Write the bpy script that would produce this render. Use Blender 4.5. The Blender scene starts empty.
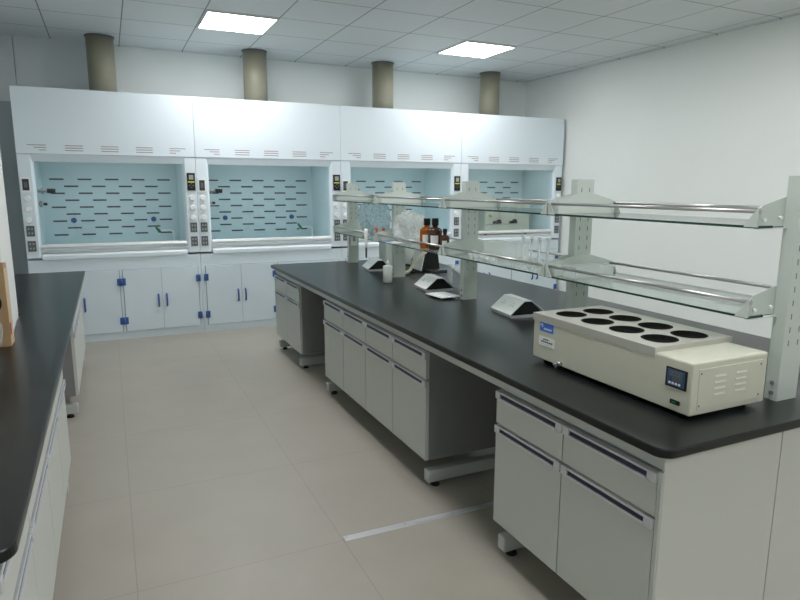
import bpy, math, random
from mathutils import Vector, Matrix, noise
C = bpy.context.scene.collection
random.seed(7)
PI = math.pi

# ------------------------------------------------------------------ materials
def mat(name, col, rough=.5, metal=0, spec=.5, emit=None, estr=0, noise_amt=0, noise_scale=8, coat=0):
    m = bpy.data.materials.new(name); m.use_nodes = True
    nt = m.node_tree; b = nt.nodes['Principled BSDF']
    b.inputs['Base Color'].default_value = (*col, 1)
    b.inputs['Roughness'].default_value = rough
    b.inputs['Metallic'].default_value = metal
    b.inputs['Specular IOR Level'].default_value = spec
    b.inputs['Coat Weight'].default_value = coat
    if emit:
        b.inputs['Emission Color'].default_value = (*emit, 1)
        b.inputs['Emission Strength'].default_value = estr
    if noise_amt:
        tc = nt.nodes.new('ShaderNodeTexCoord'); n = nt.nodes.new('ShaderNodeTexNoise')
        n.inputs['Scale'].default_value = noise_scale; n.inputs['Detail'].default_value = 5
        r = nt.nodes.new('ShaderNodeMix'); r.data_type = 'RGBA'
        r.inputs[6].default_value = (*[c * (1 - noise_amt) for c in col], 1)
        r.inputs[7].default_value = (*[min(1, c * (1 + noise_amt)) for c in col], 1)
        nt.links.new(tc.outputs['Object'], n.inputs['Vector'])
        nt.links.new(n.outputs['Fac'], r.inputs[0]); nt.links.new(r.outputs[2], b.inputs['Base Color'])
    return m

def glass(name, tint, refl=.04, rough=.02, body=None, bodyamt=0.0, ior=1.45, bump=0):
    """thin clear sheet: lets light straight through, reflects by Fresnel, optional milky body"""
    m = bpy.data.materials.new(name); m.use_nodes = True
    nt = m.node_tree; nt.nodes.clear()
    out = nt.nodes.new('ShaderNodeOutputMaterial')
    t = nt.nodes.new('ShaderNodeBsdfTransparent'); t.inputs[0].default_value = (*tint, 1)
    g = nt.nodes.new('ShaderNodeBsdfGlossy'); g.inputs['Roughness'].default_value = rough
    f = nt.nodes.new('ShaderNodeFresnel')
    ge = nt.nodes.new('ShaderNodeNewGeometry'); mr = nt.nodes.new('ShaderNodeMapRange')   # same thin-sheet reflection from both sides
    mr.inputs['To Min'].default_value = ior; mr.inputs['To Max'].default_value = 1 / ior
    nt.links.new(ge.outputs['Backfacing'], mr.inputs['Value']); nt.links.new(mr.outputs[0], f.inputs['IOR'])
    mx = nt.nodes.new('ShaderNodeMixShader')
    last = t.outputs[0]
    nrm = None
    if bump:
        tc = nt.nodes.new('ShaderNodeTexCoord'); vo = nt.nodes.new('ShaderNodeTexNoise'); vo.inputs['Scale'].default_value = bump * 2; vo.inputs['Detail'].default_value = 4; vo.inputs['Distortion'].default_value = 1.5
        nt.links.new(tc.outputs['Object'], vo.inputs['Vector'])
        bn = nt.nodes.new('ShaderNodeBump'); bn.inputs['Strength'].default_value = 1; bn.inputs['Distance'].default_value = .05
        nt.links.new(vo.outputs['Fac'], bn.inputs['Height']); nrm = bn.outputs[0]
        nt.links.new(nrm, g.inputs['Normal']); nt.links.new(nrm, f.inputs['Normal'])
    if body:
        d = nt.nodes.new('ShaderNodeBsdfDiffuse'); d.inputs[0].default_value = (*body, 1)
        if nrm: nt.links.new(nrm, d.inputs['Normal'])
        tr = nt.nodes.new('ShaderNodeBsdfTranslucent'); tr.inputs[0].default_value = (*body, 1)
        a = nt.nodes.new('ShaderNodeMixShader'); a.inputs[0].default_value = .4
        nt.links.new(d.outputs[0], a.inputs[1]); nt.links.new(tr.outputs[0], a.inputs[2])
        m2 = nt.nodes.new('ShaderNodeMixShader'); m2.inputs[0].default_value = bodyamt
        nt.links.new(last, m2.inputs[1]); nt.links.new(a.outputs[0], m2.inputs[2]); last = m2.outputs[0]
    nt.links.new(f.outputs[0], mx.inputs[0]); nt.links.new(last, mx.inputs[1]); nt.links.new(g.outputs[0], mx.inputs[2])
    nt.links.new(mx.outputs[0], out.inputs[0])
    return m

def grid_mat(name, col, linecol, x0, y0, sx, sy, w, rough, noise_amt=.05, noise_scale=3, perf=False, w2=None):
    m = mat(name, col, rough); nt = m.node_tree; b = nt.nodes['Principled BSDF']
    tc = nt.nodes.new('ShaderNodeTexCoord'); sep = nt.nodes.new('ShaderNodeSeparateXYZ')
    nt.links.new(tc.outputs['Object'], sep.inputs[0])
    def M(op, a, bv):
        n = nt.nodes.new('ShaderNodeMath'); n.operation = op
        nt.links.new(a, n.inputs[0])
        if isinstance(bv, float): n.inputs[1].default_value = bv
        else: nt.links.new(bv, n.inputs[1])
        return n.outputs[0]
    def line(o, s0, s, ww):
        v = M('PINGPONG', M('DIVIDE', M('SUBTRACT', o, float(s0)), float(s)), 0.5)
        return M('LESS_THAN', v, float(ww / 2 / s))
    ln = M('MAXIMUM', line(sep.outputs[0], x0, sx, w), line(sep.outputs[1], y0, sy, w2 or w))
    n = nt.nodes.new('ShaderNodeTexNoise'); n.inputs['Scale'].default_value = noise_scale; n.inputs['Detail'].default_value = 6
    nt.links.new(tc.outputs['Object'], n.inputs['Vector'])
    r = nt.nodes.new('ShaderNodeMix'); r.data_type = 'RGBA'
    r.inputs[6].default_value = (*[c * (1 - noise_amt) for c in col], 1); r.inputs[7].default_value = (*[c * (1 + noise_amt) for c in col], 1)
    nt.links.new(n.outputs['Fac'], r.inputs[0])
    r2 = nt.nodes.new('ShaderNodeMix'); r2.data_type = 'RGBA'
    nt.links.new(ln, r2.inputs[0]); nt.links.new(r.outputs[2], r2.inputs[6]); r2.inputs[7].default_value = (*linecol, 1)
    nt.links.new(r2.outputs[2], b.inputs['Base Color'])
    bp = nt.nodes.new('ShaderNodeBump'); bp.inputs['Strength'].default_value = .4; bp.inputs['Distance'].default_value = .004
    inv = M('SUBTRACT', ln, 1.0)
    ab = nt.nodes.new('ShaderNodeMath'); ab.operation = 'ABSOLUTE'; nt.links.new(inv, ab.inputs[0])
    nt.links.new(ab.outputs[0], bp.inputs['Height']); nt.links.new(bp.outputs[0], b.inputs['Normal'])
    return m

WALL = mat('wall_paint', (.80, .835, .815), .7, noise_amt=.015, noise_scale=2)
WDIM = mat('wall_dimmed', (.66, .70, .725), .5)  # back wall greyed: weaker light on its left part put into the colour
PILW = mat('pillar_paint', (.80, .81, .80), .7)
GREYPANEL = mat('grey_panel', (.40, .45, .48), .5)
CEIL = grid_mat('ceiling_tiles', (.66, .70, .715), (.20, .22, .235), .8451, 5.5885, .62, .62, .0105, .55, .02, 1.2)
FLOOR = grid_mat('floor_tiles', (.36, .335, .285), (.285, .26, .22), .795, 2.255, .8, .8, .0035, .42, .10, 3.2)
HOOD = mat('hood_white', (.75, .84, .90), .34)
HOODB = mat('hood_base', (.67, .765, .825), .38)
SEAM = mat('seam_dark', (.16, .18, .2), .6)
LINER = mat('hood_liner', (.665, .785, .805), .35)
FILLTUBE = mat('hood_fill_glow', (.9, .9, .9), .5, emit=(.95, .98, 1), estr=7)  # added glow for brighter hood chambers; no lamp is seen there
SLOT = mat('slot_dark', (.055, .05, .075), .6)
VENT = mat('vent_red', (.34, .25, .25), .6)
ALU = mat('aluminium', (.84, .85, .85), .35, .25)
ALUH = mat('handle_aluminium', (.60, .62, .645), .35, .4)
NAVY = mat('handle_recess', (.012, .016, .045), .5)
CHROME = mat('chrome', (.50, .49, .49), .28, .9)
BLUE = mat('blue_plastic', (.035, .10, .32), .4)
BLACK = mat('black_plastic', (.010, .010, .011), .45, spec=.3)
CHAR = mat('charcoal_plastic', (.035, .037, .043), .4)
WHITE = mat('white_plastic', (.88, .89, .885), .35)
SOCK = mat('socket_grey', (.11, .12, .135), .45)
LCD = mat('lcd_grey', (.34, .38, .34), .3)
LCDG = mat('lcd_green', (.33, .50, .33), .3)
YEL = mat('yellow_stripe', (.62, .62, .05), .4)
GREEN = mat('green_plastic', (.01, .20, .06), .35)
DUCT = mat('duct_beige', (.285, .27, .20), .36)
FRONT = mat('cabinet_grey', (.50, .52, .49), .42)
FRONTL = mat('cabinet_pale', (.56, .585, .55), .42)
BODY = mat('carcass_grey', (.22, .225, .23), .5)
SIDEP = mat('end_panel_grey', (.555, .565, .53), .45)
TOP = mat('worktop_black', (.0075, .0095, .0095), .28, spec=.36, noise_amt=.2, noise_scale=60)
FRAME = mat('frame_grey', (.48, .50, .48), .4)
POST = mat('rack_grey', (.52, .575, .535), .42)
GSH = glass('shelf_glass', (.93, .97, .95), rough=.05, body=(.84, .90, .87), bodyamt=.34, ior=1.5)  # pale body colour stands in for reflected walls and ceiling
GEDGE = mat('glass_edge', (.006, .045, .035), .15)
SASH = glass('sash_glass', (.94, .97, .98), rough=.01)
CLEAR = glass('clear_glass', (.98, .99, .99), rough=.03, body=(.9, .93, .92), bodyamt=.28, ior=1.4)  # whitish body paints in the bright highlights of the glassware
ACRY = glass('clear_acrylic', (.97, .98, .99), rough=.05, body=(.75, .82, .85), bodyamt=.16, ior=1.35)
BAGW = glass('plastic_bag_white', (.90, .92, .92), rough=.16, body=(.96, .97, .97), bodyamt=.85, bump=3)
BAGC = glass('plastic_bag_clear', (.80, .87, .90), rough=.14, body=(.72, .80, .84), bodyamt=.36, ior=1.35, bump=3.5)
WRAP = glass('plastic_wrap_clear', (.95, .96, .96), rough=.1, body=(.85, .86, .85), bodyamt=.35, ior=1.4, bump=4)
CREAM = mat('cream_enamel', (.585, .585, .485), .36)
STEEL = mat('brushed_steel', (.54, .53, .48), .42, .45)
HOLE = mat('pot_dark', (.008, .008, .007), .8, spec=.1)
PLUG = mat('pale_green_enamel', (.60, .66, .60), .42)
STICKB = mat('label_blue', (.04, .16, .62), .4)
PAPER = mat('label_white', (.78, .79, .78), .6)
INK = mat('label_ink', (.06, .06, .07), .6)
PANELB = mat('controller_blue', (.03, .075, .17), .3)
DIGIT = mat('digit_dull', (.17, .16, .11), .5)
AMBER = mat('amber_glass', (.20, .045, .006), .08, spec=.7)
AMBER.node_tree.nodes['Principled BSDF'].inputs['Transmission Weight'].default_value = .55
AMBER.node_tree.nodes['Principled BSDF'].inputs['IOR'].default_value = 1.2
AMBER.node_tree.nodes['Principled BSDF'].inputs['Base Color'].default_value = (.55, .15, .02, 1)
DKLIQ = mat('dark_brown_glass', (.06, .018, .008), .1)
MILKY = mat('milky_plastic', (.62, .66, .63), .4)
HOSE = mat('cream_hose', (.68, .66, .52), .45)
ORANGE = mat('orange_cap', (.75, .14, .03), .4)
CARD = mat('cardboard', (.44, .285, .155), .75, noise_amt=.12, noise_scale=25)
CARDL = mat('cardboard_print', (.62, .47, .30), .7, noise_amt=.1, noise_scale=30)
RED = mat('red_print', (.35, .03, .05), .5)
LAMP = mat('lamp_diffuser', (.9, .9, .9), .5, emit=(1, 1, 1), estr=22)
LAMPF = mat('lamp_frame', (.8, .82, .82), .4)
BRASS = mat('brass', (.6, .45, .2), .35, .8)

# ------------------------------------------------------------------ mesh builder
class MB:
    def __init__(s): s.v = []; s.f = []; s.m = []; s.sm = []; s.mats = []
    def mi(s, m):
        if m not in s.mats: s.mats.append(m)
        return s.mats.index(m)
    def face(s, pts, m, smooth=False):
        i = len(s.v); s.v += [tuple(p) for p in pts]; s.f.append(tuple(range(i, i + len(pts)))); s.m.append(s.mi(m)); s.sm.append(smooth)
    def add(s, vs, fs, m, smooth=False):
        i = len(s.v); s.v += [tuple(p) for p in vs]; k = s.mi(m)
        for f in fs: s.f.append(tuple(a + i for a in f)); s.m.append(k); s.sm.append(smooth)
    def box(s, x0, x1, y0, y1, z0, z1, m):
        vs = [(x, y, z) for z in (z0, z1) for y in (y0, y1) for x in (x0, x1)]
        s.add(vs, [(0, 2, 3, 1), (4, 5, 7, 6), (0, 1, 5, 4), (2, 6, 7, 3), (0, 4, 6, 2), (1, 3, 7, 5)], m); return s
    def cyl(s, p0, p1, r0, m, r1=None, n=24, caps=True, smooth=True):
        r1 = r0 if r1 is None else r1
        p0, p1 = Vector(p0), Vector(p1); d = (p1 - p0).normalized()
        a = d.orthogonal().normalized(); b = d.cross(a)
        vs = []
        for p, r in ((p0, r0), (p1, r1)):
            for k in range(n):
                t = 2 * PI * k / n; vs.append(p + a * (r * math.cos(t)) + b * (r * math.sin(t)))
        s.add(vs, [(k, (k + 1) % n, n + (k + 1) % n, n + k) for k in range(n)], m, smooth)
        if caps:
            s.add(vs[:n], [tuple(reversed(range(n)))], m); s.add(vs[n:], [tuple(range(n))], m)
        return s
    def lathe(s, prof, cx, cy, cz, m, n=28, smooth=True, capb=True, capt=True):
        vs = []
        for r, z in prof:
            for k in range(n):
                t = 2 * PI * k / n; vs.append((cx + r * math.cos(t), cy + r * math.sin(t), cz + z))
        fs = []
        for j in range(len(prof) - 1):
            for k in range(n):
                k2 = (k + 1) % n; fs.append((j * n + k, j * n + k2, (j + 1) * n + k2, (j + 1) * n + k))
        s.add(vs, fs, m, smooth)
        if capb: s.add(vs[:n], [tuple(reversed(range(n)))], m)
        if capt: s.add(vs[-n:], [tuple(range(n))], m)
        return s
    def tube(s, pts, r, m, n=12):
        pts = [Vector(p) for p in pts]
        vs = []; up = None
        for i, p in enumerate(pts):
            d = (pts[min(i + 1, len(pts) - 1)] - pts[max(i - 1, 0)]).normalized()
            if up is None: up = d.orthogonal().normalized()
            a = (up - d * up.dot(d)).normalized(); up = a; b = d.cross(a)
            for k in range(n):
                t = 2 * PI * k / n; vs.append(p + a * (r * math.cos(t)) + b * (r * math.sin(t)))
        fs = []
        for j in range(len(pts) - 1):
            for k in range(n):
                k2 = (k + 1) % n; fs.append((j * n + k, j * n + k2, (j + 1) * n + k2, (j + 1) * n + k))
        s.add(vs, fs, m, True); s.add(vs[:n], [tuple(reversed(range(n)))], m); s.add(vs[-n:], [tuple(range(n))], m)
        return s
    def prism(s, poly, axis, a0, a1, m, edge=None):
        """poly: 2D outline; axis: extrusion axis. axis x -> poly (y,z); y -> (x,z); z -> (x,y)"""
        def P(q, t): return {'x': (t, q[0], q[1]), 'y': (q[0], t, q[1]), 'z': (q[0], q[1], t)}[axis]
        n = len(poly)
        vs = [P(q, a0) for q in poly] + [P(q, a1) for q in poly]
        s.add(vs, [tuple(reversed(range(n))), tuple(range(n, 2 * n))], m)
        s.add(vs, [(k, (k + 1) % n, n + (k + 1) % n, n + k) for k in range(n)], edge or m)
        return s
    def xform(s, M):
        s.v = [tuple(M @ Vector(p)) for p in s.v]; return s
    def build(s, name, parent=None, bevel=0, seg=2, loc=None, weld=True):
        me = bpy.data.meshes.new(name); me.from_pydata(s.v, [], s.f)
        for m in s.mats: me.materials.append(m)
        me.polygons.foreach_set('material_index', s.m); me.polygons.foreach_set('use_smooth', s.sm)
        import bmesh
        bm = bmesh.new(); bm.from_mesh(me)
        if weld: bmesh.ops.remove_doubles(bm, verts=bm.verts, dist=1e-5)
        bmesh.ops.recalc_face_normals(bm, faces=bm.faces); bm.to_mesh(me); bm.free()
        o = bpy.data.objects.new(name, me); C.objects.link(o)
        if parent: o.parent = parent
        if loc: o.location = loc
        if bevel:
            b = o.modifiers.new('bevel', 'BEVEL'); b.width = bevel; b.segments = seg; b.limit_method = 'ANGLE'; b.angle_limit = math.radians(40)
        return o

def tag(o, label, cat, group=None):
    o['label'] = label; o['category'] = cat
    if group: o['group'] = group
    return o
def thing(name, label, cat, loc=(0, 0, 0), rz=0, group=None):
    o = bpy.data.objects.new(name, None); o.empty_display_size = .1; C.objects.link(o)
    o.location = loc; o.rotation_euler = (0, 0, rz)
    return tag(o, label, cat, group)
def struct(o): o['kind'] = 'structure'; return o
def kids(o): return [c for c in bpy.data.objects if c.parent == o]
def dup(o, loc=None, rz=None, label=None):
    def rec(s, parent):
        c = s.copy(); C.objects.link(c); c.parent = parent
        for k in kids(s): rec(k, c)
        return c
    ch = kids(o); c = o.copy(); C.objects.link(c)
    for k in ch: rec(k, c)
    if loc is not None: c.location = loc
    if rz is not None: c.rotation_euler = (0, 0, rz)
    if label: c['label'] = label
    return c
def B(*a): return MB().box(*a)

# ------------------------------------------------------------------ room shell
XL, XR, YF, YB, H = -.956, 5.353, -3.2, 7.352, 2.9017
struct(B(XL - .1, XR + .1, YF - .1, YB + .1, -.1, 0, FLOOR).build('floor'))
struct(B(XL - .1, XR + .1, YF - .1, YB + .1, H, H + .1, CEIL).build('ceiling'))
struct(B(XL - .1, XR + .1, YB, YB + .1, 0, H, WALL).build('wall_back'))
struct(B(XR, XR + .1, YF, YB, 0, H, WALL).build('wall_right'))
struct(B(XL - .1, XL, YF, YB, 0, H, WALL).build('wall_left'))
struct(B(XL, XR, YF - .1, YF, 0, H, WALL).build('wall_front'))
struct(MB().prism([(XL, 3.187), (-.441, 3.187), (-.486, 3.882), (XL, 3.882)], 'z', 0, H, PILW).build('wall_pillar'))
m = B(XL, -.722, YB - .025, YB, 0, H, WDIM); m.box(-.714, .11, YB - .025, YB, 0, H, WDIM)  # jointed sheet added over the wall; its greyer colour paints in weaker light
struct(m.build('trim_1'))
m = B(XL + .002, -.705, 6.88, 6.90, 0, 2.235, GREYPANEL)  # plain grey sheet between left wall and first hood
struct(m.build('trim_4'))
# dark perimeter angle where tiles meet the walls
for i, (a) in enumerate([(XL, XR, YB - .02, YB, H - .012, H), (XR - .02, XR, YF, YB - .02, H - .012, H)]):
    struct(B(*a, CEIL).build('trim_%d' % (i + 2)))

# ------------------------------------------------------------------ ceiling lights
S = .62
lights = []
GX = (1.1551, 1.1551 + 4 * S); GY = [5.8984 - 4 * S * k for k in range(4)]
txt = {(0, 0): 'square white ceiling light panel nearest the beige duct of the second hood',
       (1, 0): 'square white ceiling light panel nearest the right wall, above third hood',
       (0, 1): 'ceiling light panel above the far kneehole of the long bench, out of frame',
       (1, 1): 'ceiling light panel out of frame beside right wall at the glass flasks',
       (0, 2): 'ceiling light panel out of frame above the near cabinet of the long bench',
       (1, 2): 'ceiling light panel out of frame beside right wall at the water bath',
       (0, 3): 'ceiling light panel behind the camera over the aisle',
       (1, 3): 'ceiling light panel behind the camera beside the right wall'}
proto = None
for j, y in enumerate(GY):
    for i, x in enumerate(GX):
        if proto is None:
            proto = thing('ceiling_light', txt[(i, j)], 'ceiling light', (x, y, H - .012), group='square ceiling light panels')
            m = MB()
            for a in ((-.299, .299, -.299, -.2865), (-.299, .299, .2865, .299), (-.299, -.2865, -.2865, .2865), (.2865, .299, -.2865, .2865)):
                m.box(*a, -.003, .0115, LAMPF)
            m.build('frame', proto)
            B(-.2865, .2865, -.2865, .2865, 0, .008, LAMP).build('diffuser', proto)
        else:
            dup(proto, (x, y, H - .012), label=txt[(i, j)])

# ------------------------------------------------------------------ fume hoods
YH = 6.442; DEP = .80
def make_hood(first_label):
    t = thing('fume_hood', first_label, 'fume hood', (0, 0, 0), group='fume hoods along the back wall')
    w = .7485; y0 = YH; y1 = YH + DEP
    # upper canopy, front edge with red vent marks
    m = B(-w, w, y0, y1, 1.7505, 2.3174, HOOD)
    v = m
    for g, cx in enumerate((-.588, -.294, 0, .296, .593)):
        for k, z in enumerate((1.826, 1.805, 1.783)):
            a, b = cx - .073, cx + .073
            if g == 0: a += (0, .05, .09)[k]
            if g == 4: b -= (0, .05, .09)[k]
            v.box(a, b, y0 - .0015, y0 + .001, z - .0032, z + .0032, VENT)
    v.build('canopy', t, bevel=.0012, seg=1)
    # header strip sloping inward above the opening
    MB().prism([(y0 + .004, 1.7495), (y0 + .02, 1.683), (y0 + .045, 1.683), (y0 + .045, 1.7495)], 'x', -w + .002, w - .002, HOODB).build('header', t)
    # side posts
    for sgn in (-1, 1):
        xa, xb = sorted((sgn * .7485, sgn * .632))
        poly = [(xa, y0 + .006), (xb, y0 + .006), (xb, y1), (xa, y1)]
        i0 = sgn * .648; i1 = sgn * .628
        poly = [(sgn * w, y0 + .006), (i0, y0 + .006), (i1, y0 + .03), (i1, y0 + .10), (sgn * w, y0 + .10)]
        p = MB().prism(poly, 'z', .823, 1.7495, HOOD).build('side_post', t, bevel=.002)
        cx = sgn * .700
        yy = y0 + .006
        if sgn > 0:
            q = B(cx - .037, cx + .037, yy - .012, yy, 1.43, 1.598, BLACK)
            q.box(cx - .021, cx + .021, yy - .0135, yy - .012, 1.535, 1.58, LCD)
            q.box(cx - .030, cx + .030, yy - .0135, yy - .012, 1.506, 1.519, YEL)
            for a, b in ((-.018, 1.478), (.018, 1.478), (0, 1.495), (0, 1.46)):
                q.box(cx + a - .007, cx + a + .007, yy - .0135, yy - .012, b - .006, b + .006, SOCK)
            q.build('control_panel', p)
        else:
            q = B(cx - .037, cx + .037, yy - .010, yy, 1.415, 1.545, WHITE)
            q.box(cx - .026, cx + .026, yy - .0125, yy - .010, 1.43, 1.53, CHAR)
            q.box(cx - .013, cx + .013, yy - .015, yy - .0125, 1.455, 1.505, SOCK)
            q.build('switch', p)
        for z in (1.360, 1.263, 1.166):
            MB().cyl((cx, yy, z), (cx, yy - .022, z), .027, WHITE, .022, 20).build('valve_knob', p)
        for z in (1.070, .934):
            q = B(cx - .032, cx + .032, yy - .008, yy, z - .047, z + .047, SOCK)
            for dx in (-.013, .013):
                for dz in (-.02, .02):
                    q.box(cx + dx - .007, cx + dx + .007, yy - .0095, yy - .008, z + dz - .009, z + dz + .009, LCD)
            q.build('power_socket', p)
    # chamber lining, baffle, worktop
    yb = 7.125; iw = .645
    m = B(-iw, -iw + .017, y0 + .10, yb, .87, 1.7495, LINER); m.box(iw - .017, iw, y0 + .10, yb, .87, 1.7495, LINER)
    m.box(-iw + .017, iw - .017, y0 + .1, yb, 1.735, 1.7495, LINER)
    m.build('liner', t)
    m = B(-iw, iw, yb, yb + .02, .80, 1.7495, LINER)
    for r in range(9):
        z = 1.537 - .0692 * r
        for k in range(5 if r % 2 == 0 else 4):
            x = -.5 + .25 * k + (0 if r % 2 == 0 else .125)
            m.box(x - .063, x + .063, yb - .002, yb + .001, z - .0075, z + .0075, SLOT)
    ba = m.build('baffle', t)
    for x in (-.378, .378):
        MB().cyl((x, yb, 1.1275), (x, yb - .03, 1.1275), .027, BLUE, .022, 20).build('baffle_knob', ba)
    B(-iw + .001, iw - .001, y0 + .11, yb, .80, .868, LINER).build('worktop', t)
    m = B(-.45, .45, y0 + .16, y0 + .20, 1.724, 1.7345, FILLTUBE); m.build('fill_tube', t)  # unseen glowing bar behind the header, added to brighten the chamber
    # sash of glass with its aluminium pull rail
    s = B(-.627, .627, y0 + .050, y0 + .055, .93, 1.7495, SASH).build('sash', t)
    MB().prism([(y0 + .012, .905), (y0 + .004, .92), (y0 + .010, .939), (y0 + .060, .942), (y0 + .060, .905)], 'x', -.627, .627, ALU).build('sash_handle', s)
    m = MB().prism([(y0 + .02, .862), (y0 + .016, .876), (y0 + .03, .886), (y0 + .10, .886), (y0 + .10, .862)], 'x', -.627, .627, ALU)
    m.build('air_foil', t)
    # ledge and base
    MB().prism([(y0 - .002, .803), (y0 - .002, .838), (y0 + .02, .856), (y0 + .11, .856), (y0 + .11, .803)], 'x', -.628, .628, HOOD).build('ledge', t, bevel=.003)
    bz = YH + .012
    m = B(-w, w, bz, y1, .066, .803, HOODB); m.box(-w, w, bz + .004, y1 - .02, 0, .066, HOODB)
    # dark reveal lines round the doors
    for a, b in ((-.708, -.006), (.024, .718)):
        m.box(a - .003, b + .003, bz - .0012, bz + .001, .073, .684, SEAM)
    m.build('base_cabinet', t)
    for side, (a, b) in enumerate(((-.706, -.008), (.026, .716))):
        mid = (a + b) / 2
        for k, (da, db) in enumerate(((a, mid - .0012), (mid + .0012, b))):
            d = B(da, db, bz - .010, bz - .0012, .0755, .6815, HOODB).build('door', t, bevel=.0015)
            hx = mid + (-.038 if k == 0 else .038)
            h = MB().tube([(hx, bz - .01, .305), (hx, bz - .032, .315), (hx, bz - .036, .365), (hx, bz - .032, .415), (hx, bz - .01, .425)], .0085, BLUE, 10)
            h.build('handle', d)
            ex = da if k == 0 else db
            for z in (.565, .185):
                q = B(ex - .021, ex + .021, bz - .018, bz - .0095, z - .034, z + .034, BLUE)
                q.cyl((ex + (.014 if k else -.014), bz - .016, z - .034), (ex + (.014 if k else -.014), bz - .016, z + .034), .009, BLUE, n=12)
                q.build('hinge', d)
    # water tap with a green nozzle and the gas cocks
    f = MB().tube([(.545, 6.86, .868), (.545, 6.86, .985), (.535, 6.86, 1.012), (.505, 6.86, 1.022), (.43, 6.86, 1.02), (.405, 6.86, 1.008), (.395, 6.86, .975)], .009, WHITE, 12)
    f = f.build('water_tap', t)
    MB().cyl((.415, 6.86, 1.005), (.375, 6.845, 1.062), .017, GREEN, .012, 14).build('nozzle', f)
    for x0, z, L in ((-.628, 1.425, .125), (-.628, 1.305, .06)):
        q = MB().cyl((x0, 6.60, z), (x0 + L * .65, 6.60, z), .016, CHROME, n=14)
        q.cyl((x0 + L * .3, 6.60, z - .028), (x0 + L * .3, 6.60, z + .028), .011, CHROME, n=12)
        q.cyl((x0 + L * .62, 6.60, z), (x0 + L * 1.15, 6.60, z), .022 if L > .1 else .013, BLACK, n=12)
        q.build('gas_tap', t)
    return t
HC = [-.6938 + .75 + 1.5 * k for k in range(4)]
hl = ['pale blue fume hood beside the dark grey wall panel, leftmost of the four',
      'pale blue fume hood with two blue baffle knobs fully in view, second from left',
      'pale blue fume hood behind the bottles and plastic bags, third from left',
      'pale blue fume hood holding a cream cabinet oven, rightmost of four']
hood = make_hood(hl[0]); hood.location = (HC[0], 0, 0)
for k in range(1, 4): dup(hood, (HC[k], 0, 0), label=hl[k])

# exhaust ducts
dl = ['olive beige round duct above the leftmost fume hood', 'olive beige round duct beside the left ceiling light panel',
      'olive beige round duct between the two ceiling lights, third from left', 'olive beige round duct rising beneath the right ceiling light panel']
d0 = None
for k in range(4):
    if d0 is None:
        d0 = thing('exhaust_duct', dl[0], 'duct', (HC[0] - .012, 7.0, 2.3174), group='exhaust ducts above the fume hoods')
        MB().cyl((0, 0, 0), (0, 0, .582), .125, DUCT, n=40).build('pipe', d0)
        m = MB(); m.lathe([(.126, 0), (.134, 0), (.134, .012), (.126, .012)], 0, 0, .570, SEAM, 40, capb=False, capt=False); m.build('ceiling_collar', d0)
    else: dup(d0, (HC[k] - .012 + (-.01 if k == 3 else 0), 7.0, 2.3174), label=dl[k])

# cream oven in the last hood
t = thing('drying_oven', 'cream two-door bench oven with black latches inside the rightmost fume hood', 'oven', (4.68, 6.72, .868))
B(-.345, .345, 0, .36, .012, .40, CREAM).build('body', t, bevel=.006)
for x0, x1 in ((-.335, -.1375), (-.1325, .1125), (.1175, .335)):
    d = B(x0, x1, -.012, -.0005, .135, .392, CREAM).build('door', t, bevel=.003)
    if x0 < .1 and x0 > -.3 or x1 < 0:
        xh = x1 - .035 if x1 < 0 else x1 - .04
        q = B(xh - .055, xh + .055, -.04, -.0125, .145, .175, BLACK); q.box(xh + .0, xh + .045, -.043, -.0125, .175, .195, BLACK)
        q.build('latch', d)
MB().box(-.335, .335, -.012, -.0005, .018, .128, CREAM).build('base_panel', t, bevel=.003)
MB().cyl((-.275, -.0125, .25), (-.275, -.05, .235), .018, BRASS, .012, 14).build('knob', t)
m = MB()
for x in (-.31, .31):
    for y in (.03, .33): m.cyl((x, y, 0), (x, y, .013), .02, BLACK, n=12)
m.build('feet', t)

# ------------------------------------------------------------------ benches
SCALED = set('''bench_worktop bench_cabinet steel_underbench side_worktop side_cabinet reagent_rack water_bath desk_socket_box reagent_bottle plastic_bag instruction_sheet pipette vial glass_flask glass_beaker clear_box clear_tray wash_bottle glass_dish instrument_case titrator rubber_hose power_cable acrylic_stand tube_rack_plate carton plastic_wrap'''.split())
KS = 1.0216; HCAM = 1.461; ZG = HCAM - HCAM / KS   # benches: worktop level against floor level
def handle_mb(y0, y1, z1, x, s=-1):
    """flush pull rail along Y on a front facing s*X: silver lips, dark navy groove, pale end caps"""
    m = MB(); h = .030; L = .030
    def bx(dx0, dx1, a, b, c, d, mm):
        xs = sorted((x + s * dx0, x + s * dx1)); m.box(xs[0], xs[1], a, b, c, d, mm)
    bx(-.004, .004, y0 + L, y1 - L, z1 - h + .006, z1 - .008, NAVY)
    bx(-.004, .007, y0 + L, y1 - L, z1 - .008, z1, ALUH)
    bx(-.004, .009, y0 + L, y1 - L, z1 - h, z1 - h + .007, ALUH)
    for a, b in ((y0, y0 + L), (y1 - L, y1)): bx(-.004, .009, a, b, z1 - h, z1, ALUH)
    return m
def base_cabinet(name, label, y0, y1, ncol, xf, s, depth, matf, zb=.172, body=BODY, group=None):
    t = thing(name, label, 'cabinet', (0, 0, 0), group=group)
    xi = xf - s * .018; xo = xf - s * depth
    a, b = sorted((xi, xo))
    m = B(a, b, y0, y1, zb, .713, body)
    m.build('body', t)
    w = (y1 - y0) / ncol
    for k in range(ncol):
        ya, yb = y0 + k * w + .0025, y0 + (k + 1) * w - .0025
        for nm, za, zc in (('drawer', .578, .706), ('door', zb, .570)):
            xa, xb = sorted((xf, xi - s * .0005 + s * .001))
            d = B(xa, xb, ya, yb, za, zc - .0305, matf)
            d.box(*sorted((xf - s * .006, xi + s * .001)), ya, yb, zc - .0305, zc, matf)
            d = d.build(nm, t)
            handle_mb(ya, yb, zc, xf - s * .001, s).build('handle', d, bevel=.0015, seg=1)
    return t
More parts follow.
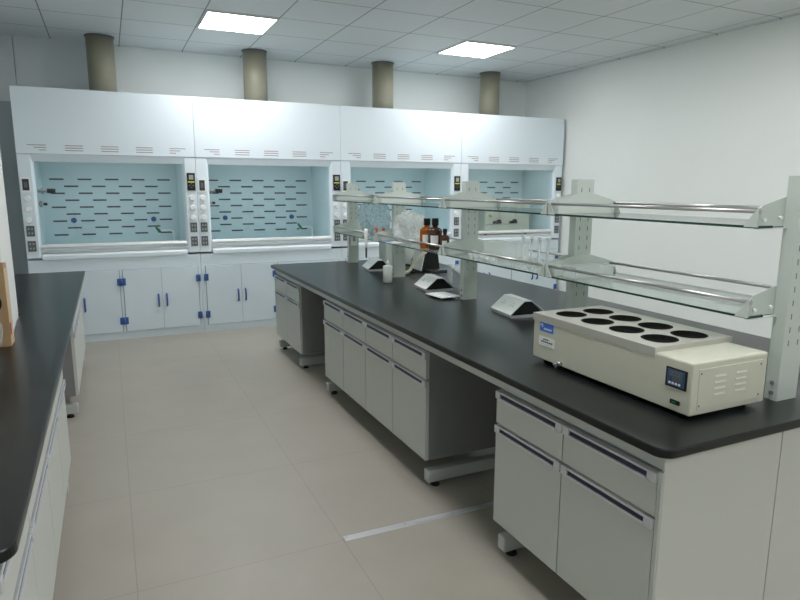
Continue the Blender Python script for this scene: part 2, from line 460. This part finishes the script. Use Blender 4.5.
def round_top(x0, x1, y0, y1, z0, z1, r, corners, name, mm=TOP):
    pts = []
    cs = {'a': (x0, y0, PI, 1.5 * PI), 'b': (x1, y0, 1.5 * PI, 2 * PI), 'c': (x1, y1, 0, .5 * PI), 'd': (x0, y1, .5 * PI, PI)}
    for k in 'abcd':
        x, y, t0, t1 = cs[k]
        if k in corners:
            cx = x0 + r if x == x0 else x1 - r; cy = y0 + r if y == y0 else y1 - r
            for i in range(9):
                t = t0 + (t1 - t0) * i / 8; pts.append((cx + r * math.cos(t), cy + r * math.sin(t)))
        else: pts.append((x, y))
    return pts
ZL, ZT = .764, .791
XI, XJ, Y0, Y1 = 1.257, 2.69, 1.068, 5.405
pts = round_top(XI, XJ, Y0, Y1, ZL, ZT, .045, 'abcd', '')
o = MB().prism(pts, 'z', ZL, ZT, TOP).build('bench_worktop', bevel=.005, seg=3)
tag(o, 'long black worktop with rounded corners carrying the glass reagent rack', 'worktop')
xf = 1.290
cabg = 'grey drawer cabinets under the long bench'
base_cabinet('bench_cabinet', 'two-column grey drawer cabinet at the near end, below the water bath', 1.112, 1.885, 2, xf, -1, .48, FRONT, group=cabg)
base_cabinet('bench_cabinet', 'four-column grey drawer cabinet between the two kneeholes of the long bench', 2.465, 3.985, 4, xf, -1, .48, FRONT, group=cabg)
base_cabinet('bench_cabinet', 'narrow two-column grey drawer cabinet at far end next to hoods', 4.595, 5.362, 2, xf, -1, .48, FRONT, group=cabg)
# frame of the long bench
t = thing('steel_underbench', 'grey steel frame with foot beams under the long black worktop', 'bench support', (0, 0, 0))
m = B(1.298, 1.336, 1.108, 5.365, .716, ZL, FRAME); m.box(2.612, 2.65, 1.108, 5.365, .716, ZL, FRAME)
m.box(1.336, 2.612, 1.108, 1.146, .716, ZL, FRAME); m.box(1.336, 2.612, 5.327, 5.365, .716, ZL, FRAME)
m.build('apron_rail', t, bevel=.003)
for y in (1.16, 1.845, 2.485, 3.985, 4.68, 5.33):
    f = B(1.305, 2.645, y - .024, y + .024, .055, .116, FRAME).build('foot_beam', t, bevel=.006)
    for x in (1.355, 2.595):
        q = MB().cyl((x, y, ZG + .012), (x, y, .056), .011, BLACK, n=12); q.cyl((x, y, ZG), (x, y, ZG + .014), .024, BLACK, .017, 18)
        q.build('levelling_foot', f)
    for x in (1.79, 2.16):
        B(x, x + .04, y - .02, y + .02, .116, .716, FRAME).build('upright', f)
for y in (1.885, 2.44, 3.985, 4.575):   # cabinet hanging bolts above the beams
    pass
m = B(1.835, 1.845, 1.146, 5.327, .12, .715, BODY); m.build('back_panel', t)
B(1.787, 2.63, 1.1015, 1.1075, .04, .7625, SIDEP).build('end_panel', t)
# near end side panel of the first cabinet is the cabinet's own face; a pale panel covers it
for c in bpy.data.objects:
    if c.name == 'bench_cabinet':
        m = B(1.3005, 1.781, 1.1005, 1.1075, .172, .7625, SIDEP); m.box(1.298, 1.3005, 1.104, 1.1075, .172, .712, SEAM); m.box(1.2985, 1.3005, 1.1005, 1.1075, .712, .7625, SIDEP)
        m.box(1.781, 1.7865, 1.1045, 1.1075, .172, .7625, SEAM)
        m.build('side_panel', c)
        MB().box(1.2905, 1.298, 1.0995, 1.1125, .172, .7125, FRAME).build('edge_strip', c)

# floor cable cover
o = MB().prism([(-.016, 0), (-.011, .007), (.011, .007), (.016, 0)], 'x', 0, 1.2, ALUH)
for x in (.012, .28, .52, .8):
    o.cyl((x, 0, .007), (x, 0, .0085), .005, CHROME, n=10)
o = o.build('floor_cable_cover'); o.location = (.80, 2.262, 0); o.rotation_euler = (0, 0, math.radians(-1.2))
tag(o, 'narrow aluminium cable cover strip lying across the floor tiles towards the bench', 'cable cover')

# left bench
LX = -.2065; LF = -.25
bk = XL / 1.0216 + .003
poly = [(LX, 1.27 + .045)]
pts = []
for i in range(9):
    a = -PI / 2 + PI / 2 * i / 8; pts.append((LX - .045 + .045 * math.cos(a), 1.262 + .045 + .045 * math.sin(a)))
pts += [(LX, 5.60), (bk, 5.60), (bk, 3.806), (-.470, 3.806), (-.426, 3.114), (bk, 3.114), (bk, 1.262)]
o = MB().prism(pts, 'z', ZL, ZT, TOP).build('side_worktop', bevel=.005, seg=3)
tag(o, 'black worktop along the left wall, notched round the white wall pillar', 'worktop')
base_cabinet('side_cabinet', 'pale grey four-column drawer cabinet at the bottom left corner', 1.31, 3.205, 4, LF, 1, .16, FRONTL, group='pale cabinets under the left worktop')
base_cabinet('side_cabinet', 'pale grey drawer cabinet at the far end of the left worktop', 4.22, 5.565, 3, LF, 1, .50, FRONTL, group='pale cabinets under the left worktop')
t = thing('steel_underbench', 'pale steel frame with foot beams under the left worktop', 'bench support', (0, 0, 0))
m = B(-.296, -.258, 1.30, 5.57, .716, ZL, FRAME); m.build('apron_rail', t, bevel=.003)
for y in (1.36, 3.08, 4.245, 5.52):
    xb = -.92 if not 3.05 < y < 3.9 else -.47
    f = B(xb, -.262, y - .024, y + .024, .055, .116, FRAME).build('foot_beam', t, bevel=.006)
    for x in (-.31, xb + .03):
        q = MB().cyl((x, y, ZG + .012), (x, y, .056), .011, BLACK, n=12); q.cyl((x, y, ZG), (x, y, ZG + .014), .024, BLACK, .017, 18)
        q.build('levelling_foot', f)
    B(xb, xb + .03, y - .018, y + .018, .116, ZL, FRAME).build('upright', f)

# ------------------------------------------------------------------ reagent rack
t = thing('reagent_rack', 'two-tier glass reagent rack on slotted grey posts along the bench', 'rack', (0, 0, 0))
PX0, PX1, PD = 1.917, 2.012, .042
PY = [1.200, 2.205, 3.190, 4.235, 5.245]
PC = (PX0 + PX1) / 2
SH = (1.074, 1.351)          # tops of the two glass levels
posts = []
for i, y in enumerate(PY):
    m = B(PX0, PX1, y, y + PD, ZT, 1.50, POST)
    for x in (PC - .022, PC + .022):
        z = .98
        while z < 1.49:
            m.box(x - .0022, x + .0022, y - .0006, y + .001, z - .009, z + .009, SEAM); z += .043
    for z in (.815, .848):
        m.cyl((PX0, y + .02, z), (PX0 - .004, y + .02, z), .007, SEAM, n=12)
    p = m.build('post', t)
    posts.append(p)
q = B(PC - .030, PC + .030, PY[4] - .012, PY[4] - .0005, .945, 1.065, WHITE)
q.box(PC - .012, PC + .012, PY[4] - .0135, PY[4] - .012, .985, 1.025, LCD)
q.build('socket_plate', posts[4])
def bracket(y, face, z, name='bracket'):
    """thin steel wing plate across the post, with a triangular tab at each end turned along the shelf"""
    yc = y + PD / 2
    yf = y - .0025 if face < 0 else y + PD + .0025
    ye = yc + face * .007
    xs = [PC - .190, PC - .150, PC - .050, PC + .050, PC + .150, PC + .190]
    zw = z + .050 + .035 * .04 / .14
    ys = [ye, yf, yf, yf, yf, ye]; zt = [z + .050, zw, z + .085, z + .085, zw, z + .050]; zb = z - .004
    m = MB(); h = .0016
    for k in range(5):
        vs = []
        for dy in (-h, h):
            vs += [(xs[k], ys[k] + dy, zb), (xs[k + 1], ys[k + 1] + dy, zb), (xs[k + 1], ys[k + 1] + dy, zt[k + 1]), (xs[k], ys[k] + dy, zt[k])]
        m.add(vs, [(0, 1, 2, 3), (7, 6, 5, 4), (0, 4, 5, 1), (1, 5, 6, 2), (2, 6, 7, 3), (3, 7, 4, 0)], POST)
    for x, sx in ((xs[0], 1), (xs[5], -1)):
        poly = [(ye, zb), (ye + face * .042, zb), (ye + face * .004, z + .050), (ye, z + .050)]
        m.prism(poly, 'x', x - .0016, x + .0016, POST)
        yb = ye + face * .0016
        for xx, zz in ((x + sx * .032, z + .018), (x + sx * .105, z + .024)):
            m.cyl((xx, ye - .004, zz), (xx, ye + .004, zz), .0055, ALU, n=10)
    # ledge under the glass
    m.box(PC - .185, PC + .185, min(ye, ye + face * .012), max(ye, ye + face * .012), zb - .006, z - .0085, POST)
    return m.build(name, t)
for z in SH:
    for i, y in enumerate(PY):
        if i > 0: bracket(y, -1, z)
        if i < 4: bracket(y, 1, z)
    for i in range(4):
        ya, yb = PY[i] + PD / 2 + .0105, PY[i + 1] + PD / 2 - .0105
        # glass sheet, notched round both posts
        nx0, nx1 = PX0 - .004, PX1 + .004; fa, fb = PY[i] + PD + .0065, PY[i + 1] - .0065
        poly = [(PC - .182, ya), (nx0 - .06, ya), (nx0 - .06, fa), (nx1 + .06, fa), (nx1 + .06, ya), (PC + .182, ya), (PC + .182, yb), (nx1 + .06, yb), (nx1 + .06, fb), (nx0 - .06, fb), (nx0 - .06, yb), (PC - .182, yb)]
        MB().prism(poly, 'z', z - .008, z, GSH, GEDGE).build('glass_shelf', t)
        for x in (PC - .176, PC + .176):
            m = MB().cyl((x, ya - .004, z + .043), (x, yb + .004, z + .043), .0065, CHROME, n=14)
            m.build('guard_rail', t)

# ------------------------------------------------------------------ water bath
BX0, BX1, BY0, BY1 = 1.487, 1.814, 1.192, 1.932
t = thing('water_bath', 'cream eight-hole water bath with steel lid on near end of bench', 'water bath', (0, 0, 0))
zb0, zb1 = .806, .966
m = B(BX0, BX1, BY0, BY1, zb0, zb1, CREAM)
m.build('body', t, bevel=.005, seg=2)
# lid with eight real openings
hx = (1.5915, 1.726); hy = (1.4115, 1.554, 1.6965, 1.839); r = .0545
lx = [1.4845, (hx[0] + hx[1]) / 2, 1.833]; ly = [1.330] + [(hy[i] + hy[i + 1]) / 2 for i in range(3)] + [1.935]
zt = .982; zs = zb1 + .0006
m = MB(); N = 48
for i in range(2):
    for j in range(4):
        x0, x1, y0_, y1_ = lx[i], lx[i + 1], ly[j], ly[j + 1]; cx, cy = hx[i], hy[j]
        angs = [2 * PI * k / N for k in range(N)] + [math.atan2(b - cy, a - cx) % (2 * PI) for a in (x0, x1) for b in (y0_, y1_)]
        angs = sorted(set(round(a, 6) for a in angs)); n = len(angs)
        inn, outr = [], []
        for a in angs:
            c, s_ = math.cos(a), math.sin(a)
            tt = min((((x1 if c > 0 else x0) - cx) / c) if abs(c) > 1e-6 else 9, (((y1_ if s_ > 0 else y0_) - cy) / s_) if abs(s_) > 1e-6 else 9)
            inn.append((cx + r * c, cy + r * s_, zt)); outr.append((cx + tt * c, cy + tt * s_, zt))
        m.add(inn + outr, [(k, (k + 1) % n, n + (k + 1) % n, n + k) for k in range(n)], STEEL)
for (a, b) in (((lx[0], ly[0]), (lx[2], ly[0])), ((lx[2], ly[0]), (lx[2], ly[4])), ((lx[2], ly[4]), (lx[0], ly[4])), ((lx[0], ly[4]), (lx[0], ly[0]))):
    m.face([(*a, zs - .012), (*b, zs - .012), (*b, zt), (*a, zt)], STEEL)
lid = m.build('steel_lid', t)
for x in hx:
    for y in hy:
        q = MB().lathe([(r + .004, .0007), (r - .001, .0014), (r - .003, -.001), (r - .003, -.0145)], x, y, zt, HOLE, 40, capb=False, capt=True)
        q.build('pot_opening', lid)
m = MB()
for x in (BX0 + .04, BX1 - .04):
    for y in (BY0 + .05, BY1 - .05): m.cyl((x, y, ZT), (x, y, zb0 + .001), .018, BLACK, n=14)
m.build('feet', t)
# controller on the front
def xface(m, ya, yb, za, zc, d, mm, x=BX0, s=-1): m.box(*sorted((x, x + s * d)), min(ya, yb), max(ya, yb), za, zc, mm)
m = MB(); xface(m, 1.208, 1.282, .879, .938, .004, BLACK)
m.box(BX0 - .0046, BX0 - .004, 1.2135, 1.2765, .884, .934, PANELB)
def seg7(m, yc, zc, w, h, mm, x, on='abcdef'):
    tk = .0012
    S7 = {'a': (-w, w, h - tk, h + tk), 'd': (-w, w, -h - tk, -h + tk), 'g': (-w, w, -tk, tk), 'f': (w - tk, w + tk, 0, h), 'b': (-w - tk, -w + tk, 0, h), 'e': (w - tk, w + tk, -h, 0), 'c': (-w - tk, -w + tk, -h, 0)}
    for k in on:
        a, b, c, d = S7[k]; m.box(x - .0003, x, yc + a, yc + b, zc + c, zc + d, mm)
for k in range(4): seg7(m, 1.263 - .0115 * k, .922, .0038, .0065, DIGIT, BX0 - .0046)
for k in range(3): seg7(m, 1.2515 - .0115 * k, .9055, .0036, .005, DIGIT, BX0 - .0046)
for k in range(4): m.box(BX0 - .0056, BX0 - .0046, 1.2655 - .0115 * k - .0038, 1.2655 - .0115 * k + .0038, .889, .8955, PAPER)
m.build('controller', t)
m = MB(); xface(m, 1.227, 1.260, .829, .842, .004, BLACK); m.box(BX0 - .0048, BX0 - .004, 1.238, 1.253, .8335, .838, GREEN)
m.build('power_switch', t)
m = MB(); xface(m, 1.812, 1.892, .9185, .9525, .0012, STICKB)
for a in range(8):   # pale swoosh and small lettering band
    th = a / 8 * 5.0; m.box(BX0 - .0016, BX0 - .0012, 1.8805 + .006 * math.cos(th) - .002, 1.8805 + .006 * math.cos(th) + .002, .941 + .005 * math.sin(th) - .002, .941 + .005 * math.sin(th) + .002, PAPER)
for a in range(5): m.box(BX0 - .0016, BX0 - .0012, 1.8225 + .0095 * a, 1.8225 + .0095 * a + .0065, .926, .933, PAPER)
m.build('blue_sticker', t)
m = MB(); xface(m, 1.803, 1.896, .862, .8975, .0012, PAPER)
for a in range(3): m.box(BX0 - .0016, BX0 - .0012, 1.838 + .011 * a, 1.838 + .011 * a + .008, .8865, .8915, INK)
for a in range(6): m.box(BX0 - .0016, BX0 - .0012, 1.814 + .0115 * a, 1.814 + .0115 * a + .009, .8765, .882, INK)
m.box(BX0 - .0016, BX0 - .0012, 1.815, 1.883, .869, .870, LCD)
m.build('rating_plate', t)
m = MB().cyl((BX0, 1.763, .818), (BX0 - .018, 1.763, .818), .010, CHROME, n=14); m.cyl((BX0 - .018, 1.763, .818), (BX0 - .032, 1.763, .818), .006, CHROME, n=12)
m.cyl((BX0 - .022, 1.763, .822), (BX0 - .022, 1.763, .803), .005, CHROME, n=10)
m.build('drain_tap', t)
# end access panel with louvres
m = B(1.514, 1.790, BY0 - .0016, BY0, .822, .946, CREAM)
for z in (.835, .933):
    for x in (1.522, 1.782): m.cyl((x, BY0 - .0016, z), (x, BY0 - .003, z), .0035, SEAM, n=10)
for c in (1.604, 1.695):
    for k in range(4):
        z = .862 + .0185 * k
        m.prism([(BY0 - .0016, z - .003), (BY0 - .0035, z - .003), (BY0 - .0016, z + .004)], 'x', c - .024, c + .024, CREAM)
m.build('louvred_panel', t, bevel=.0006, seg=1)

# ------------------------------------------------------------------ desk socket boxes
def make_sock(label):
    t = thing('desk_socket_box', label, 'socket box', (0, 0, 0), group='roof-shaped socket boxes on the long bench')
    w, L, zr, ze, tk = .102, .115, .088, .020, .004
    L0, L1 = -L, L
    outl = [(-w, ze), (-.022, zr), (.022, zr), (w, ze + .006)]
    inn = [(w, ze + .006 - tk * 1.4), (.022 - .002, zr - tk), (-.022 + .002, zr - tk), (-w, ze - tk * 1.4)]
    MB().prism(outl + inn, 'y', L0, L1, WHITE).build('cover', t, bevel=.001, seg=1)
    m = MB().prism([(-w + .006, .014), (w - .006, .018), (w - .008, .0), (-w + .006, .0)], 'y', L0 + .004, L1 - .004, ALUH)
    m.build('base', t)
    MB().prism([(-w + .012, .014), (-.021, zr - .006), (.021, zr - .006), (w - .012, .018)], 'y', L0 + .003, L1 - .003, BLACK).build('end_plate', t)
    ang = math.atan2(zr - ze, w - .022)
    m = MB()
    for y in (-.052, .048):
        c = Vector((-.062, y, 0))
        for dy, dd in ((-.012, 0), (.012, 0), (0, .016)):
            px = -.062 + dd * math.cos(ang); pz = ze + (w - .062 + dd * math.cos(ang)) * math.tan(ang)
            n = Vector((-math.sin(ang), 0, math.cos(ang)))
            p = Vector((px, y + dy, pz)); m.cyl(p, p + n * .0012, .0035, LCD, n=8)
    m.build('socket_outlet', t)
    return t
s0 = make_sock('white roof-shaped socket box with black end, just left of the water bath')
s0.location = (1.974, 2.715, ZT); s0.rotation_euler = (0, 0, math.radians(-7))
dup(s0, (1.955, 3.635, ZT), math.radians(-8), 'white roof-shaped socket box beside the clear acrylic stand, middle of three')
dup(s0, (2.0, 4.73, ZT), math.radians(-9), 'white roof-shaped socket box behind the milky wash bottle')

# ------------------------------------------------------------------ things on the rack
G1 = SH[0]
def bottle(name, label, x, y, rad, h, z, glassm, lab=True):
    t = thing(name, label, 'bottle', (x, y, z), group='brown reagent bottles on the lower shelf')
    hb = h * .60
    MB().lathe([(rad * .92, 0), (rad, .006), (rad, hb), (rad * .94, hb + h * .035), (rad * .72, hb + h * .085), (rad * .42, hb + h * .115), (rad * .36, hb + h * .13), (rad * .36, h * .80)], 0, 0, 0, glassm).build('glass', t)
    m = MB().lathe([(rad * .44, h * .775), (rad * .47, h * .785), (rad * .47, h * .985), (rad * .42, h)], 0, 0, 0, BLACK); m.build('cap', t)
    if lab:
        vs = []; n = 10; r2 = rad + .0006
        a0, a1 = math.radians(205), math.radians(268)
        for k in range(n + 1):
            a = a0 + (a1 - a0) * k / n
            for z2 in (h * .20, h * .46): vs.append((r2 * math.cos(a), r2 * math.sin(a), z2))
        MB_ = MB(); MB_.add(vs, [(2 * k, 2 * k + 2, 2 * k + 3, 2 * k + 1) for k in range(n)], PAPER, True); MB_.build('paper_label', t)
    return t
bottle('reagent_bottle', 'tall amber bottle with black cap next to the white plastic bag', 1.876, 3.595, .047, .192, G1, AMBER)
bottle('reagent_bottle', 'tall dark amber bottle with white label, between amber bottle and small one', 1.880, 3.492, .046, .197, G1, DKLIQ)
bottle('reagent_bottle', 'small dark brown bottle, shortest of the three on the shelf', 1.905, 3.408, .029, .135, G1, DKLIQ)

def bag(name, label, c, size, m, seed, parts=None):
    import bmesh
    bm = bmesh.new(); bmesh.ops.create_icosphere(bm, subdivisions=5, radius=1)
    for v in bm.verts:
        d = v.co.copy()
        p = d * 1.7 + Vector((seed, seed * 2, 0))
        k = 1 + .22 * noise.noise(p) + .13 * abs(noise.noise(d * 4.5 + Vector((seed, 0, 3)))) - .10 * abs(noise.noise(d * 9 + Vector((seed, 5, 3))))
        q = Vector((d.x * size[0], d.y * size[1], (d.z + .12 * (1 - d.z * d.z)) * size[2])) * k
        v.co = q
    mz = min(v.co.z for v in bm.verts)
    for v in bm.verts:
        lo = mz + size[2] * .34
        if v.co.z < lo: v.co.z = lo + (v.co.z - lo) * .02
    mz = min(v.co.z for v in bm.verts)
    for v in bm.verts: v.co.z -= mz
    me = bpy.data.meshes.new(name); bm.to_mesh(me); bm.free(); me.materials.append(m)
    o = bpy.data.objects.new(name, me); C.objects.link(o); o.location = c
    return tag(o, label, 'plastic bag')
bag('plastic_bag', 'crumpled whitish plastic bag on the lower shelf beside the amber bottles', (1.972, 4.055, G1 + .002), (.115, .132, .125), BAGW, 1.3)
bag('plastic_bag', 'clear bluish plastic bag of glassware behind the far end of lower shelf', (2.03, 4.86, G1 + .001), (.105, .25, .155), BAGC, 4.1)

# sheet with a blue corner, lying under the bag
m = B(-.05, .05, -.09, .09, 0, .001, PAPER); m.box(-.05, .012, .028, .09, .001, .0014, STICKB)
o = m.build('instruction_sheet'); o.location = (1.845, 4.06, G1); tag(o, 'white leaflet with bright blue corner at the edge of the lower shelf', 'leaflet')

# pipette hanging over the shelf edge and capped vials
t = thing('pipette', 'white pipette with dark tip hanging from the lower shelf rail', 'pipette', (1.772, 4.40, .93))
MB().lathe([(.006, .075), (.011, .095), (.013, .15), (.016, .19), (.016, .215), (.009, .225)], 0, 0, 0, WHITE).build('handle', t)
MB().lathe([(.004, 0), (.007, .01), (.008, .076)], 0, 0, 0, CHAR).build('shaft', t)
MB().lathe([(.007, .224), (.010, .226), (.010, .236)], 0, 0, 0, GREEN).build('plunger', t)
m = B(-.006, .02, -.012, .012, .178, .186, WHITE); m.build('hook', t)
def vial(label, x, y, h):
    t = thing('vial', label, 'vial', (x, y, G1), group='orange capped vials on the lower shelf')
    MB().lathe([(.013, 0), (.014, .003), (.014, h * .6), (.010, h * .68)], 0, 0, 0, CLEAR, 18).build('glass', t)
    MB().lathe([(.012, h * .66), (.012, h * .97), (.010, h)], 0, 0, 0, ORANGE, 18).build('cap', t)
vial('tall orange capped vial beside the hanging pipette', 1.83, 4.33, .092)
vial('short orange capped vial between the tall vial and the white bag', 1.90, 4.36, .085)

# volumetric flasks
fl = None
lab = ['clear narrow-necked flask, first from the left of four in a row', 'clear narrow-necked flask, second from left of four in a row',
       'clear narrow-necked flask, third from left of four in a row', 'clear narrow-necked flask nearest the rack post, last of the row']
for k, y in enumerate((2.655, 2.585, 2.52, 2.455)):
    if fl is None:
        fl = thing('glass_flask', lab[0], 'flask', (1.955, y, G1), group='narrow-necked flasks on the lower shelf')
        MB().lathe([(.022, 0), (.026, .003), (.025, .010), (.014, .034), (.0085, .045), (.0075, .055), (.0075, .128), (.010, .132)], 0, 0, 0, CLEAR, 20, capt=False).build('glass', fl)
        MB().lathe([(.0065, .125), (.0065, .134), (.011, .138), (.011, .146)], 0, 0, 0, WHITE, 14).build('stopper', fl)
    else: dup(fl, (1.955, y, G1), label=lab[k])
# small beakers in a row and a clear box
bl = ['small clear beaker beside the middle rack post, first of five', 'small clear beaker, second of five from the middle rack post', 'small clear beaker at the middle of the row of five',
      'small clear beaker, fourth of five from the middle rack post', 'small clear beaker at the end nearest the flasks']
b0 = None
for k in range(5):
    loc = (1.845, 2.985 - .052 * k, G1)
    if b0 is None:
        b0 = tag(MB().lathe([(.001, .002), (.0205, .002), (.0205, .040), (.0225, .0415), (.0225, .0), (.001, .0)], 0, 0, 0, CLEAR, 22, capb=False, capt=False).build('glass_beaker'), bl[0], 'beaker', 'small beakers in a row on the lower shelf')
        b0.location = loc
    else:
        c = b0.copy(); C.objects.link(c); c.location = loc; c['label'] = bl[k]
def open_box(w, d, h, tk, m_):
    m = B(-w, w, -d, d, 0, tk, m_)
    m.box(-w, -w + tk, -d, d, tk, h, m_); m.box(w - tk, w, -d, d, tk, h, m_); m.box(-w + tk, w - tk, -d, -d + tk, tk, h, m_); m.box(-w + tk, w - tk, d - tk, d, tk, h, m_)
    m.box(-w - .006, w + .006, -d - .006, -d, h - .004, h, m_); m.box(-w - .006, w + .006, d, d + .006, h - .004, h, m_)
    m.box(-w - .006, -w, -d, d, h - .004, h, m_); m.box(w, w + .006, -d, d, h - .004, h, m_)
    return m
o = open_box(.045, .16, .085, .003, CLEAR).build('clear_box'); o.location = (2.035, 2.93, G1); tag(o, 'clear plastic box behind the row of small beakers', 'box')
o = open_box(.108, .04, .052, .003, CLEAR).build('clear_tray'); o.location = (1.914, 2.115, G1); tag(o, 'shallow clear tray on the lower shelf in front of a rack post', 'tray')

# ------------------------------------------------------------------ things on the worktop
t = thing('wash_bottle', 'milky plastic wash bottle standing in front of a rack post', 'bottle', (1.79, 4.035, ZT))
MB().lathe([(.031, 0), (.034, .004), (.034, .112), (.032, .119), (.013, .124), (.011, .129)], 0, 0, 0, MILKY).build('body', t)
MB().lathe([(.0125, .128), (.0125, .143), (.006, .148), (.004, .158)], 0, 0, 0, WHITE).build('cap', t)

o = tag(MB().lathe([(.001, .003), (.052, .003), (.058, .012), (.058, .034), (.061, .036), (.061, .0), (.001, 0)], 0, 0, 0, CLEAR, 36, capb=False, capt=False).build('glass_dish'), 'clear glass dish half hidden behind the water bath', 'dish')
o.location = (2.155, 2.42, ZT)

t = thing('instrument_case', 'pale green metal instrument case on the bench behind a rack post', 'instrument', (2.275, 4.80, ZT))
B(-.16, .16, 0, .16, .012, .275, PLUG).build('case', t, bevel=.006)
m = B(-.14, .14, -.004, -.0005, .03, .26, PLUG); m.cyl((.10, -.004, .06), (.10, -.02, .06), .018, BLACK, n=16); m.build('front_panel', t)
m = MB()
for x in (-.13, .13):
    for y in (.03, .13): m.cyl((x, y, 0), (x, y, .013), .016, BLACK, n=12)
m.build('feet', t)

t = thing('titrator', 'black fronted lab instrument with tilted white side, below the amber bottles', 'instrument', (2.335, 4.40, ZT))
MB().prism([(-.075, 0), (.085, 0), (.06, .19), (.035, .275), (-.02, .275)], 'y', 0, .19, CHAR).build('housing', t, bevel=.004)
MB().prism([(-.080, .012), (-.023, .278), (-.030, .278), (-.090, .012)], 'y', .005, .19, WHITE).build('side_cover', t, bevel=.002)
m = MB().prism([(-.068, .01), (.078, .01), (.054, .185), (.03, .265), (-.016, .265)], 'y', -.006, -.0005, BLACK); m.build('front_plate', t)
m = B(-.06, .10, -.09, -.007, 0, .022, CHAR); m.build('foot_plate', t)
pts = []
P0 = [(2.31, 4.46, .985), (2.285, 4.38, .98), (2.25, 4.33, .965), (2.185, 4.32, .925), (2.135, 4.325, .865), (2.095, 4.33, .815), (2.02, 4.34, ZT + .0145), (1.97, 4.36, ZT + .0145), (1.93, 4.42, ZT + .0145)]
def spline(P, n=8):
    P = [Vector(p) for p in P]; out = []
    for i in range(len(P) - 1):
        p0, p1, p2, p3 = P[max(i - 1, 0)], P[i], P[i + 1], P[min(i + 2, len(P) - 1)]
        for k in range(n):
            s = k / n; out.append(.5 * ((2 * p1) + (p2 - p0) * s + (2 * p0 - 5 * p1 + 4 * p2 - p3) * s * s + (3 * p1 - p0 - 3 * p2 + p3) * s ** 3))
    return out + [P[-1]]
o = tag(MB().tube(spline(P0), .014, HOSE).build('rubber_hose'), 'thick cream hose curving down from the black fronted instrument to the bench', 'hose')
P1 = [(2.05, 4.52, ZT + .0095), (2.09, 4.47, ZT + .03), (2.13, 4.45, ZT + .06), (2.18, 4.46, ZT + .05), (2.20, 4.44, ZT + .012), (2.17, 4.39, ZT + .0095), (2.12, 4.42, ZT + .0095), (2.16, 4.5, ZT + .0095)]
o = tag(MB().tube(spline(P1), .0085, BLACK).build('power_cable'), 'black power cable looped on the bench behind the cream hose', 'cable')
P2 = [(2.03, 4.86, ZT + .0085), (1.99, 4.90, ZT + .06), (1.99, 4.86, ZT + .05), (2.00, 4.87, ZT + .0085)]

# clear acrylic stand with white perforated plate
t = thing('acrylic_stand', 'clear acrylic stand beside the middle socket box and a rack post', 'stand', (1.965, 3.40 - .13, ZT), math.radians(-20.7))
MB().prism([(0, 0), (.46, 0), (.46, .145), (0, .145)], 'x', 0, .005, ACRY, PAPER).build('upright_sheet', t)
m = B(.0055, .05, 0, .006, .0, .145, ACRY); m.build('end_sheet', t)
B(-.03, .05, 0, .46, .1455, .150, ACRY).build('top_sheet', t)
m = B(-.16, -.02, -.17, .02, .012, .016, PAPER)
for i in range(4):
    for j in range(6): m.cyl((-.143 + .034 * i, -.152 + .030 * j, .016), (-.143 + .034 * i, -.152 + .030 * j, .0164), .007, LCD, n=10)
for x in (-.155, -.03):
    for y in (-.165, .01): m.cyl((x, y, 0), (x, y, .012), .005, ACRY, n=8)
o = m.build('tube_rack_plate'); o.location = (1.935, 3.405, ZT); o.rotation_euler = (0, 0, math.radians(4))
tag(o, 'white perforated rack plate lying in front of the acrylic stand', 'rack plate')

# ------------------------------------------------------------------ carton on the left worktop
t = thing('carton', 'brown cardboard carton with printed side at left edge, against the pillar', 'carton', (-.583, 3.066, ZT))
B(-.17, .168, -.045, .045, 0, .35, CARD).build('box_body', t)
m = B(.168, .1695, -.044, .044, .004, .331, CARDL)
for k in range(9): m.box(.1695, .1700, -.02 + .004 * (k % 3), .018 - .003 * (k % 4), .05 + .03 * k, .066 + .03 * k, [RED, LCDG, LCD][k % 3] if k in (1, 5, 7) else CARDL)
m.box(.1695, .1702, -.043, -.01, .05, .10, RED)
m.build('printed_side', t)
MB().cyl((.10, -.045, .19), (.10, -.0462, .19), .05, BLACK, n=28).build('black_mark', t)
m = B(-.17, .168, -.045, -.0442, .35, .36, CARD); m.build('flap', t)
bag('plastic_wrap', 'clear crumpled plastic wrap in front of the cardboard carton', (-.485, 2.965, ZT + .001), (.05, .036, .10), WRAP, 9.2)

# benches and all that stands on them: real size against the floor
for o in list(bpy.data.objects):
    if o.parent is None and o.name.split('.')[0] in SCALED:
        o.scale = (KS, KS, KS); l = o.location.copy()
        o.location = (l.x * KS, l.y * KS, HCAM + (l.z - HCAM) * KS)

# the rack stands very slightly askew on the bench
rk = bpy.data.objects['reagent_rack']; pv = Vector((2.0, 3.2, 0)); rot = Matrix.Rotation(-.0125, 3, 'Z')
rk.rotation_euler = (0, 0, -.0125); rk.location = pv + rot @ (rk.location - pv)

# ------------------------------------------------------------------ camera, world, render look
cam = bpy.data.cameras.new('camera'); co = bpy.data.objects.new('camera', cam); C.objects.link(co)
cam.sensor_width = 36; cam.lens = 618.23 / 800 * 36; cam.clip_start = .05
co.location = (0, 0, 1.461)
co.matrix_world = Matrix.Translation(co.location) @ Matrix.Rotation(-.4377, 4, 'Z') @ Matrix.Rotation(PI / 2 - .1795, 4, 'X') @ Matrix.Rotation(.0026, 4, 'Z')
sc = bpy.context.scene; sc.camera = co
w = bpy.data.worlds.new('world'); sc.world = w; w.use_nodes = True
w.node_tree.nodes['Background'].inputs[0].default_value = (.6, .7, .8, 1); w.node_tree.nodes['Background'].inputs[1].default_value = .3
sc.view_settings.view_transform = 'Standard'; sc.view_settings.look = 'None'; sc.view_settings.gamma = 1
sc.view_settings.use_curve_mapping = False; sc.view_settings.exposure = .12
sc.cycles.max_bounces = 14; sc.cycles.diffuse_bounces = 6; sc.cycles.transparent_max_bounces = 24; sc.cycles.use_denoising = True
